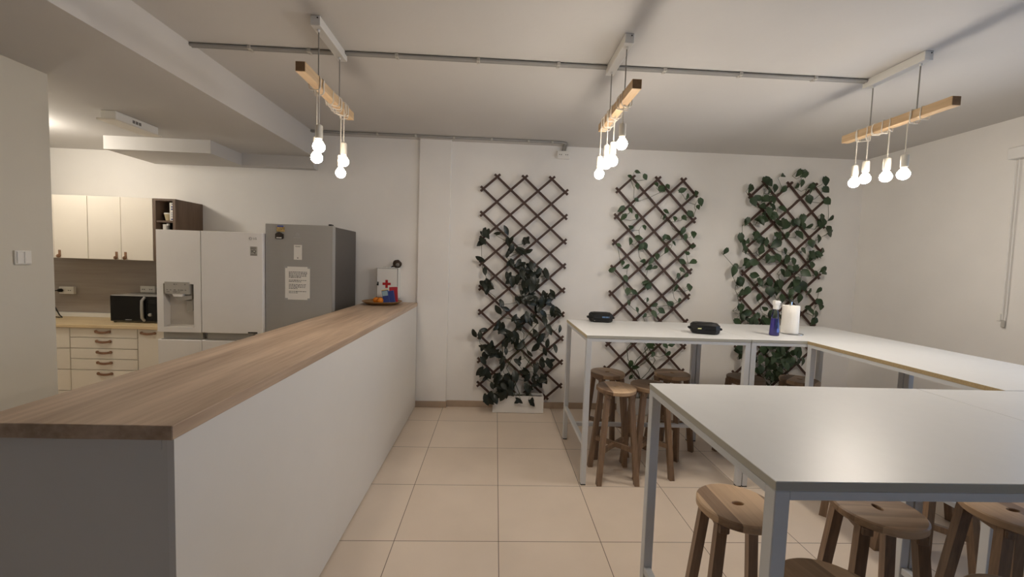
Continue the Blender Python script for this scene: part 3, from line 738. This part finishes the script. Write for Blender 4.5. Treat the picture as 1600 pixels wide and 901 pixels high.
part('knob', ball(new(), (px, py, TT+.275), .014, 14), 'bottle_clear', r)
part('base_spoke', tube(new(), [(px-.05, py-.01, TT+.0035), (px+.09, py-.01, TT+.0035)], .0028, 8), 'chrome', r)

# ================================================================== PENDANT LAMPS AND CONDUITS
ZBE = 2.558                                            # middle of the hanging beams
def pendant(X, label, bulbs, glow='bulb_glow'):
    r = root('pendant_lamp', (X, 2.5, ZC), label, 'lamp', 'hanging beam lamps')
    can = part('canopy', box(new(), X-.026, 2.31, ZC-.052, X+.026, 2.71, ZC-.0005, .002), 'plastic_white', r)
    part('screw', lathe(new(), [(.004, 0), (.004, .0015)], (X+.012, 2.31, ZC-.012), 8, 'y'), 'ink', can)
    bp = part('timber_beam', box(new(), X-.025, 2.145, ZBE-.025, X+.025, 2.845, ZBE+.025, .002), 'pine_beam', r)
    part('end_grain', box(new(), X-.023, 2.1438, ZBE-.023, X+.023, 2.1449, ZBE+.023), 'beam_end', bp)
    for y in (2.355, 2.655):
        part('suspension_cord', tube(new(), [(X, y, ZC-.05), (X, y, ZBE+.026)], .0035, 8), 'cord_grey', r)
        part('cord_grip', lathe(new(), [(.008, -.053), (.007, -.064), (.004, -.066)], (X, y, ZC), 12), 'plastic_white', can)
    random.seed(int(X*100)+50); bm = new(); pts = []
    for yc in (2.30, 2.355, 2.37, 2.50, 2.54, 2.575, 2.60, 2.655, 2.70, 2.73):
        t = random.uniform(-.03, .03); w_ = random.uniform(.0285, .032); dz = random.uniform(.004, .026)
        for i in range(28):
            a = PI/2+2*PI*i/28; c_, s_ = math.cos(a), math.sin(a)
            k = 1/max(abs(c_), abs(s_), .80)
            pts.append((X+w_*c_*k, yc+t*c_+.012*i/28, ZBE+(w_*s_*k if s_ > 0 else (w_+dz)*s_*k)))
    tube(bm, pts, .0028, 6)
    part('wrapped_cable', bm, 'cord_white', r)
    for dx, y, zb in bulbs:
        xx = X+dx
        h = part('lamp_holder', lathe(new(), [(.008, .118), (.0185, .112), (.0195, .106), (.0195, .048), (.0175, .042)], (xx, y, zb), 20), 'holder_white', r)
        part('cable', tube(new(), [(xx, y, zb+.117), (xx, y, ZBE-.03), (X+.029*(1 if dx >= 0 else -1), y, ZBE-.01), (X+.029*(1 if dx >= 0 else -1), y, ZBE+.02)], .0032, 8), 'cord_white', h)
        b_ = part('bulb', lathe(new(), [(.0288, .0122), (.0315, -.001), (.028, -.015), (.020, -.025), (.009, -.0305), (.001, -.0315)], (xx, y, zb), 16, cap1=False), glow, h)
        part('bulb_collar', lathe(new(), [(.013, .0415), (.014, .036), (.022, .027), (.0290, .0124)], (xx, y, zb), 20), 'bulb_neck', h)
pendant(-1.005, 'hanging wooden beam lamp above the counter end, leftmost of three', [(.022, 2.312, 2.212), (-.036, 2.42, 2.178), (.022, 2.675, 2.221), (-.030, 2.765, 2.166)], 'bulb_glow_soft')
pendant(.700, 'hanging wooden beam lamp in front of the middle trellis, middle of three', [(.0, 2.362, 2.315), (.0, 2.540, 2.262), (-.033, 2.565, 2.25), (-.032, 2.735, 2.224)])
pendant(2.430, 'hanging wooden beam lamp over the high tables, rightmost of three', [(.0, 2.40, 2.225), (.0, 2.512, 2.233), (.0, 2.66, 2.251), (-.02, 2.72, 2.236)])
def conduit(x0, x1, y, label, clips, elbow=False):
    r = root('ceiling_conduit', ((x0+x1)/2, y, ZC), label, 'conduit', 'grey conduits')
    z = ZC-.012
    for k, dy in enumerate((-.010, .010)):
        pts = [(x0, y+dy, z), (x1, y+dy, z)]
        if elbow:
            xe = x1-.026*(1-k)
            pts = [(x0, y+dy, z), (xe-.05, y+dy, z), (xe-.015, y+dy+.012, z), (xe, y+.06, z-.001), (xe-.003, 4.462, z-.006), (xe-.006, 4.484, z-.03), (xe-.008, 4.484, 2.845)]
        part('pipe', tube(new(), pts, .0095, 10), 'conduit_grey', r)
    for cxp in clips:
        bm = new(); box(bm, cxp-.010, y-.024, z-.0125, cxp+.010, y+.024, z+.0115, .002); box(bm, cxp-.006, y-.004, z-.018, cxp+.006, y+.004, z-.0125)
        part('clip', bm, 'fridge_grey_plastic', r)
conduit(XBEAM, -1.032, 2.685, 'grey ceiling conduit from the low ceiling edge to the leftmost lamp', (-1.56, -1.2))
conduit(-.978, .673, 2.685, 'grey ceiling conduit between the leftmost and middle lamps', (-.66, -.15, .36))
conduit(.727, 2.403, 2.685, 'grey ceiling conduit between the middle and rightmost lamps', (1.05, 1.55, 2.05))
conduit(XBEAM, .720, 4.33, 'grey conduit along the back of the ceiling bending down to a wall socket', (-1.25, -.86, -.47, -.08, .30, .55), elbow=True)
wall_socket(.694, 2.802, .135, .082, 'white double socket high on the back wall above the left trellis', y=YB)

# ================================================================== TRELLISES, PLANTERS, CLIMBERS
def trellis(label, x00, z00, ux, uz, vx, vz, rows, yb=4.468):
    """node (i, j): i = 0..6 across, j = 0..rows down; slats run through the nodes of odd i + j"""
    def node(i, j): return Vector((x00+ux*i+vx*j, 0, z00+uz*i+vz*j))
    r = root('garden_trellis', (x00+3*ux+vx*rows/2, yb, node(3, rows).z), label, 'trellis', 'brown diagonal trellises')
    for lay, sg in ((0, 1), (1, -1)):
        y = yb-.005-lay*.0105; starts = set()
        for j in range(rows+1):
            for i in range(7):
                if (i+j) % 2 == 0: continue
                a = (i, j); 
                while 0 <= a[0]-sg <= 6 and a[1]-1 >= 0: a = (a[0]-sg, a[1]-1)
                starts.add(a)
        for a in sorted(starts):
            b = a
            while 0 <= b[0]+sg <= 6 and b[1]+1 <= rows: b = (b[0]+sg, b[1]+1)
            if a == b: continue
            p, q = node(*a), node(*b); d = (q-p).normalized(); p = p-d*.040; q = q+d*.040
            n_ = Vector((-d.z, 0, d.x))*.0120
            bm = new()
            loops(bm, [[(c_.x, yy, c_.z) for c_ in (p-n_, q-n_, q+n_, p+n_)] for yy in (y, y-.0095)], smooth=False)
            part('slat', bm, 'trellis_wood', r)
    return r
trellis('brown diagonal trellis left of three, its upper half bare', -.158, 2.535, .1472, 0, .0012, -.1330, 18)
trellis('brown diagonal trellis in the middle, thinly covered by a vine', 1.312, 2.585, .1415, -.0015, -.0029, -.1405, 16)
trellis('brown diagonal trellis right of three, thickly covered by a vine', 2.790, 2.588, .1415, -.0015, -.0036, -.1420, 16)
def planter(x0, x1, label, y0=4.325, y1=4.443):
    r = root('planter_box', ((x0+x1)/2, 4.39, 0), label, 'planter', 'white planter boxes under the trellises')
    bm = new(); t = .01
    box(bm, x0, y0, .004, x1, y0+t, .188); box(bm, x0, y1-t, .004, x1, y1, .188); box(bm, x0, y0+t, .004, x0+t, y1-t, .188); box(bm, x1-t, y0+t, .004, x1, y1-t, .188); box(bm, x0+t, y0+t, .004, x1-t, y1-t, .02)
    part('trough', bm, 'planter_white', r)
    bm = new()
    for fx in (x0+.06, x1-.06): box(bm, fx-.02, y0+.02, 0, fx+.02, y1-.02, .0038)
    part('foot', bm, 'rubber_black', r)
    part('soil', box(new(), x0+t+.001, y0+t+.001, .021, x1-t-.001, y1-t-.001, .165), 'soil', r)
planter(.012, .562, 'white planter box under the left trellis')
planter(1.40, 1.95, 'white planter box under the middle trellis behind the stools')
planter(2.90, 3.45, 'white planter box under the right trellis behind the far table')
P1='-0.096,1.935,0.046 -0.147,1.842,0.018 0.011,1.931,0 0.101,1.972,0 0.12,1.851,0.028 0.168,1.777,0.022 0.158,1.624,0.018 0.125,1.714,0 0.319,1.859,0.034 0.284,1.75,0.038 0.354,1.753,0 -0.172,1.651,0 -0.115,1.523,0 -0.065,1.386,0.038 0.267,1.597,0.031 0.359,1.6,0.031 0.285,1.505,0.077 0.365,1.431,0.077 0.164,1.44,0.038 0.462,1.526,0.022 0.548,1.514,0.022 0.147,1.485,0 -0.056,1.361,0.056 0.07,1.187,0.019 0.04,1.113,0 0.12,1.124,0 0.278,1.242,0.056 0.355,1.341,0.072 0.409,1.197,0.088 0.506,1.216,0.072 0.536,1.282,0.032 0.616,1.317,0.04 0.672,1.14,0.048 0.527,1.087,0 0.415,1.035,0.04 0.286,0.998,0.072 0.333,1.049,0.032 0.079,0.895,0.056 0.145,0.864,0.032 -0.115,0.89,0 -0.21,0.846,0.016 -0.146,0.84,0 0.212,0.784,0.08 0.295,0.737,0.04 0.132,0.765,0.032 -0.029,0.712,0.064 -0.117,0.693,0.024 0.006,0.647,0.04 0.087,0.633,0.056 -0.074,0.596,0.04 0.454,0.872,0.019 0.521,0.825,0.032 0.598,0.925,0.019 0.713,0.928,0 0.467,0.716,0 0.588,0.761,0 0.546,1.006,0 0.672,0.713,0 0.397,0.64,0 0.269,0.555,0.032 0.467,0.51,0.019 0.531,0.561,0.032 0.613,0.547,0.032 0.559,0.677,0 -0.101,0.431,0.032 -0.051,0.382,0.04 0.108,0.502,0 0.356,0.408,0.04 0.243,0.372,0.032 0.113,0.336,0.088 0.001,0.284,0 0.047,0.351,0.032 0.474,0.311,0.08 0.538,0.362,0.032 -0.028,0.151,0.045 0.037,0.169,0.024 0.291,0.157,0.016 0.431,0.143,0.016 0.1,0.22,0.048 0.377,0.276,0.04 0.198,0.238,0.032 0.145,0.37,0.064 0.131,0.287,0.072'
P2='1.476,2.624,0.012 1.416,2.584,0 1.579,2.59,0 1.499,2.489,0 1.693,2.504,0 1.75,2.461,0 1.827,2.494,0 1.985,2.463,0 2.044,2.396,0 2.137,2.431,0 2.182,2.341,0 2.146,2.278,0 2.103,2.215,0.018 1.499,2.344,0 1.333,2.239,0 1.419,2.219,0 1.508,2.162,0 1.577,2.042,0 1.428,2.044,0 1.368,2.156,0 1.444,1.891,0 1.536,1.933,0.015 1.321,1.848,0 1.572,1.841,0.012 1.627,1.851,0 1.818,2.227,0 1.821,2.174,0.015 1.902,2.146,0 2.035,2.166,0 1.818,1.95,0.015 1.873,1.952,0 1.929,1.892,0 2.019,2.027,0 2.125,1.985,0 2.039,1.958,0.015 2.148,1.869,0 2.065,1.789,0 2.047,1.695,0 2.142,1.698,0 1.751,1.739,0 1.675,1.69,0.018 1.596,1.687,0 1.679,1.62,0 1.718,1.622,0 1.256,1.583,0.018 1.378,1.657,0.015 1.419,1.619,0.015 1.417,1.495,0.015 1.985,1.537,0 2.029,1.601,0 2.118,1.431,0 1.632,1.455,0.023 1.674,1.417,0.018 1.842,1.804,0 1.406,1.489,0.017 1.441,1.35,0.014 1.454,1.231,0 1.52,1.346,0 1.657,1.448,0.017 1.687,1.407,0.014 1.659,1.265,0.028 1.755,1.211,0.014 1.837,1.15,0.017 1.746,1.112,0.014 1.64,1.095,0.017 1.551,1.156,0 1.919,1.23,0.017 1.94,1.238,0 2.024,1.269,0.014 2.124,1.406,0 1.988,1.402,0 2.065,1.546,0 1.73,0.755,0.021 1.75,0.784,0 1.88,0.773,0 1.952,0.775,0 1.922,0.681,0 1.742,0.669,0 1.592,0.507,0 1.525,0.549,0 1.525,0.405,0 1.966,0.79,0 1.785,0.411,0 1.801,0.382,0'
P3='2.721,2.506,0 2.882,2.589,0 2.915,2.575,0.015 3.092,2.667,0 3.315,2.676,0.031 3.25,2.696,0 3.545,2.616,0 3.553,2.524,0.015 3.431,2.427,0 3.635,2.412,0.015 3.666,2.227,0 3.684,2.103,0 3.632,2.054,0 3.606,1.865,0.015 3.615,1.661,0 3.276,2.567,0.023 3.389,2.556,0.023 3.468,2.567,0.018 3.135,2.523,0.015 3.007,2.525,0.018 2.929,2.491,0.018 2.839,2.411,0 2.771,2.362,0 2.893,2.329,0.018 2.953,2.385,0.054 2.998,2.325,0.023 3.104,2.298,0.015 2.938,2.261,0.031 2.73,2.16,0.023 2.858,2.15,0.023 2.904,2.182,0.023 2.999,2.201,0.054 3.099,2.143,0.031 3.165,2.13,0.023 3.259,2.165,0.023 3.338,2.183,0.031 3.368,2.215,0.015 3.447,2.133,0.015 3.358,2.13,0.015 3.545,2.222,0.028 3.565,2.176,0.023 3.318,2.027,0 3.205,2.023,0 3.076,2.018,0.031 2.836,2.017,0.031 2.678,1.981,0.018 2.713,1.935,0.023 2.703,1.849,0 2.887,1.965,0.023 3.051,1.924,0.031 3.202,1.851,0.015 3.363,1.857,0.015 3.438,1.937,0 3.515,1.995,0.018 3.479,1.829,0.023 3.562,1.816,0.023 3.465,1.797,0.023 2.896,1.84,0.031 3.194,1.741,0.031 3.259,1.735,0 3.298,1.65,0.054 3.155,1.614,0.023 3.032,1.751,0.015 2.982,1.765,0 2.747,1.679,0.046 2.825,1.713,0 2.636,1.66,0 2.599,1.612,0 2.835,1.572,0.015 2.688,1.481,0.018 3.132,1.487,0.031 3.034,1.5,0.023 3.457,1.703,0.015 3.399,1.606,0.015 3.546,1.611,0.018 3.593,1.628,0.015 3.342,1.51,0.023 2.513,1.827,0 3.111,1.77,0.015 2.938,1.935,0.023 2.679,1.482,0.033 2.693,1.376,0 2.767,1.398,0.016 2.884,1.489,0.033 2.922,1.329,0.016 3.014,1.399,0.016 3.094,1.422,0.046 3.117,1.483,0.02 3.184,1.324,0.016 3.262,1.393,0.016 3.252,1.339,0.02 3.309,1.502,0.026 3.394,1.471,0.016 3.454,1.412,0.016 3.391,1.33,0.016 3.619,1.431,0.016 3.606,1.248,0 3.595,1.302,0 3.586,1.153,0 3.513,1.191,0 3.592,1.078,0.018 3.468,1.237,0.013 2.711,1.215,0.02 2.685,1.188,0 2.784,1.15,0.02 2.732,1.108,0.026 2.667,1.059,0 2.831,1.064,0.023 2.91,1.12,0.02 2.873,1.058,0.016 2.996,1.075,0.02 3.06,1.145,0.026 2.972,1.21,0.016 3.199,1.135,0.02 3.011,1.062,0.013 3.328,1.435,0.026 2.73,0.743,0.02 2.749,0.661,0.023 2.728,0.77,0.016 3.034,0.737,0.026 3.073,0.779,0.02 3.227,0.755,0.046 3.124,0.643,0.059 3.176,0.699,0.046 3.264,0.633,0.059 3.014,0.627,0.033 3.116,0.574,0.052 3.188,0.535,0.059 3.32,0.634,0.033 3.368,0.731,0.02 3.432,0.637,0.02 3.422,0.76,0.023 2.98,0.53,0.033 3.081,0.478,0.033 3.252,0.426,0.046 3.14,0.438,0.046 3.325,0.566,0.033 2.958,0.639,0.02 3.184,0.775,0.039 3.398,0.705,0.02 3.24,0.591,0.052 3.181,0.631,0.052'

def parse(s): return [tuple(float(v) for v in t.split(',')) for t in s.split()]
def leaf(bm, c, L, wl, tip, tilt, roll, shape):
    """one folded leaf: stalk end at c, tip direction given by an angle in the wall plane"""
    n = 7; rows_ = []
    for i in range(n):
        t = i/(n-1)
        if shape == 'heart': w_ = (0.30+.70*math.sin(min(1, t/.32)*PI/2)) if t < .32 else math.cos((t-.32)/.68*PI/2)**1.05
        else: w_ = math.sin(PI*min(1, .04+t*.96))**.8
        if i == n-1: w_ = .02
        w_ = max(w_, .02)*wl*L/2; back = -.10*L*(1-t)**3 if shape == 'heart' and t < .3 else 0
        droop = -.22*L*t*t
        rows_.append([Vector((-w_, droop+.25*w_, t*L+(-.09*L if shape == 'heart' and i == 0 else 0))), Vector((0, droop, t*L)), Vector((w_, droop+.25*w_, t*L+(-.09*L if shape == 'heart' and i == 0 else 0)))])
    M = Matrix.Translation(c) @ Matrix.Rotation(tip, 4, 'Y') @ Matrix.Rotation(tilt, 4, 'X') @ Matrix.Rotation(roll, 4, 'Z')
    vv = [[bm.verts.new(M @ Vector((p.x, -p.y, p.z))) for p in q] for q in rows_]
    for a, b in zip(vv, vv[1:]):
        for k in (0, 1):
            f = bm.faces.new((a[k], a[k+1], b[k+1], b[k])); f.smooth = True
def climber(name, label, data, base, mleaf, shape, L0, wl, seed, dense, group='climbing plants'):
    rnd = random.Random(seed); pts = parse(data)
    r = root(name, (base[0], base[1], .165), label, 'plant', group)
    bl, bs = new(), new(); pl = []
    for x, z, sp in pts:
        k = 1 + int(dense*sp/.05)
        for q in range(k):
            a = rnd.uniform(0, 2*PI); rr = sp*math.sqrt(rnd.random())*1.15 if q else 0
            pl.append((x+rr*math.cos(a), z+rr*math.sin(a)))
    pl = [(x, max(z, .10)) for x, z in pl]
    prev = []
    for x, z in sorted(pl, key=lambda t: t[1]):
        y = rnd.uniform(4.355, 4.432) if z > .22 else rnd.uniform(4.29, 4.315)
        L = L0*rnd.uniform(.72, 1.22); tip = PI+rnd.gauss(0, .75); tl = rnd.uniform(-.15, .75)
        d = Vector((math.sin(tip), 0, math.cos(tip)))
        s0 = Vector((x, y, z))-d*L*.45
        if s0.y > 4.30 and z < .22: pass
        leaf(bl, s0, L, wl*rnd.uniform(.85, 1.15), tip, tl, rnd.uniform(-.5, .5), shape)
        # stalk to the nearest vine node lower down
        best = None
        for p in prev[-60:]:
            dd = (Vector(p)-s0).length
            if p[2] <= z+.05 and (best is None or dd < best[0]): best = (dd, p)
        node = Vector((x+rnd.uniform(-.03, .03), 4.437, z-.02)) if z > .25 else Vector((min(max(x, base[0]-.2), base[0]+.2), base[1], .19))
        mid = (s0+node)/2+Vector((0, -.012, .02))
        tube(bs, [s0, mid, node], .0016, 5)
        if best and best[0] < .45:
            q = Vector(best[1]); m_ = (q+node)/2+Vector((rnd.uniform(-.02, .02), -.004, rnd.uniform(-.03, .0)))
            tube(bs, [node, m_, q], .0024, 5)
        else: tube(bs, [node, Vector((base[0]+rnd.uniform(-.1, .1), base[1], max(.19, node.z*.5))), Vector((base[0], base[1], .16))], .003, 5)
        prev.append(tuple(node))
    for k in range(4):
        x = base[0]+(k-1.5)*.07; q = [(x, base[1], .15)]
        for i in range(1, 7): q.append((x+.10*math.sin(i*1.3+k*2), 4.437, .2+i*.13))
        tube(bs, q, .004, 6)
    part('foliage', bl, mleaf, r); part('stem', bs, 'stem_green', r)
climber('climbing_plant', 'dense dark-leaved climber on the lower half of the left trellis', P1, (.287, 4.385), 'leaf_dark', 'oval', .112, .50, 11, 4.2)
climber('climbing_plant', 'sparse light vine of heart-shaped leaves on the middle trellis', P2, (1.675, 4.385), 'leaf_mid', 'heart', .078, .68, 12, 1.4)
climber('climbing_plant', 'thick green vine of heart-shaped leaves on the right trellis', P3, (3.175, 4.385), 'leaf_deep', 'heart', .098, .74, 13, 2.6)

# ================================================================== BLIND AT THE WINDOW
r = root('roller_blind', (XR-.05, 2.2, 2.62), 'white roller blind with its long pull chain on the right wall', 'blind')
part('cassette', box(new(), XR-.085, 1.30, 2.56, XR-.001, 3.14, 2.65, .006), 'blind_white', r)
part('pull_chain', tube(new(), [(XR-.030, 3.120, 2.56), (XR-.026, 3.114, 1.9), (XR-.022, 3.110, 1.34), (XR-.022, 3.104, 1.26), (XR-.022, 3.096, 1.26), (XR-.022, 3.088, 1.34), (XR-.026, 3.092, 1.9), (XR-.030, 3.098, 2.56)], .0028, 6), 'blind_white', r)
part('chain_weight', box(new(), XR-.028, 3.087, 1.232, XR-.016, 3.112, 1.290, .004), 'fridge_grey_plastic', r)
part('wall_bracket', box(new(), XR-.016, 3.128, 1.28, XR-.001, 3.150, 1.34, .003), 'plastic_white', r)
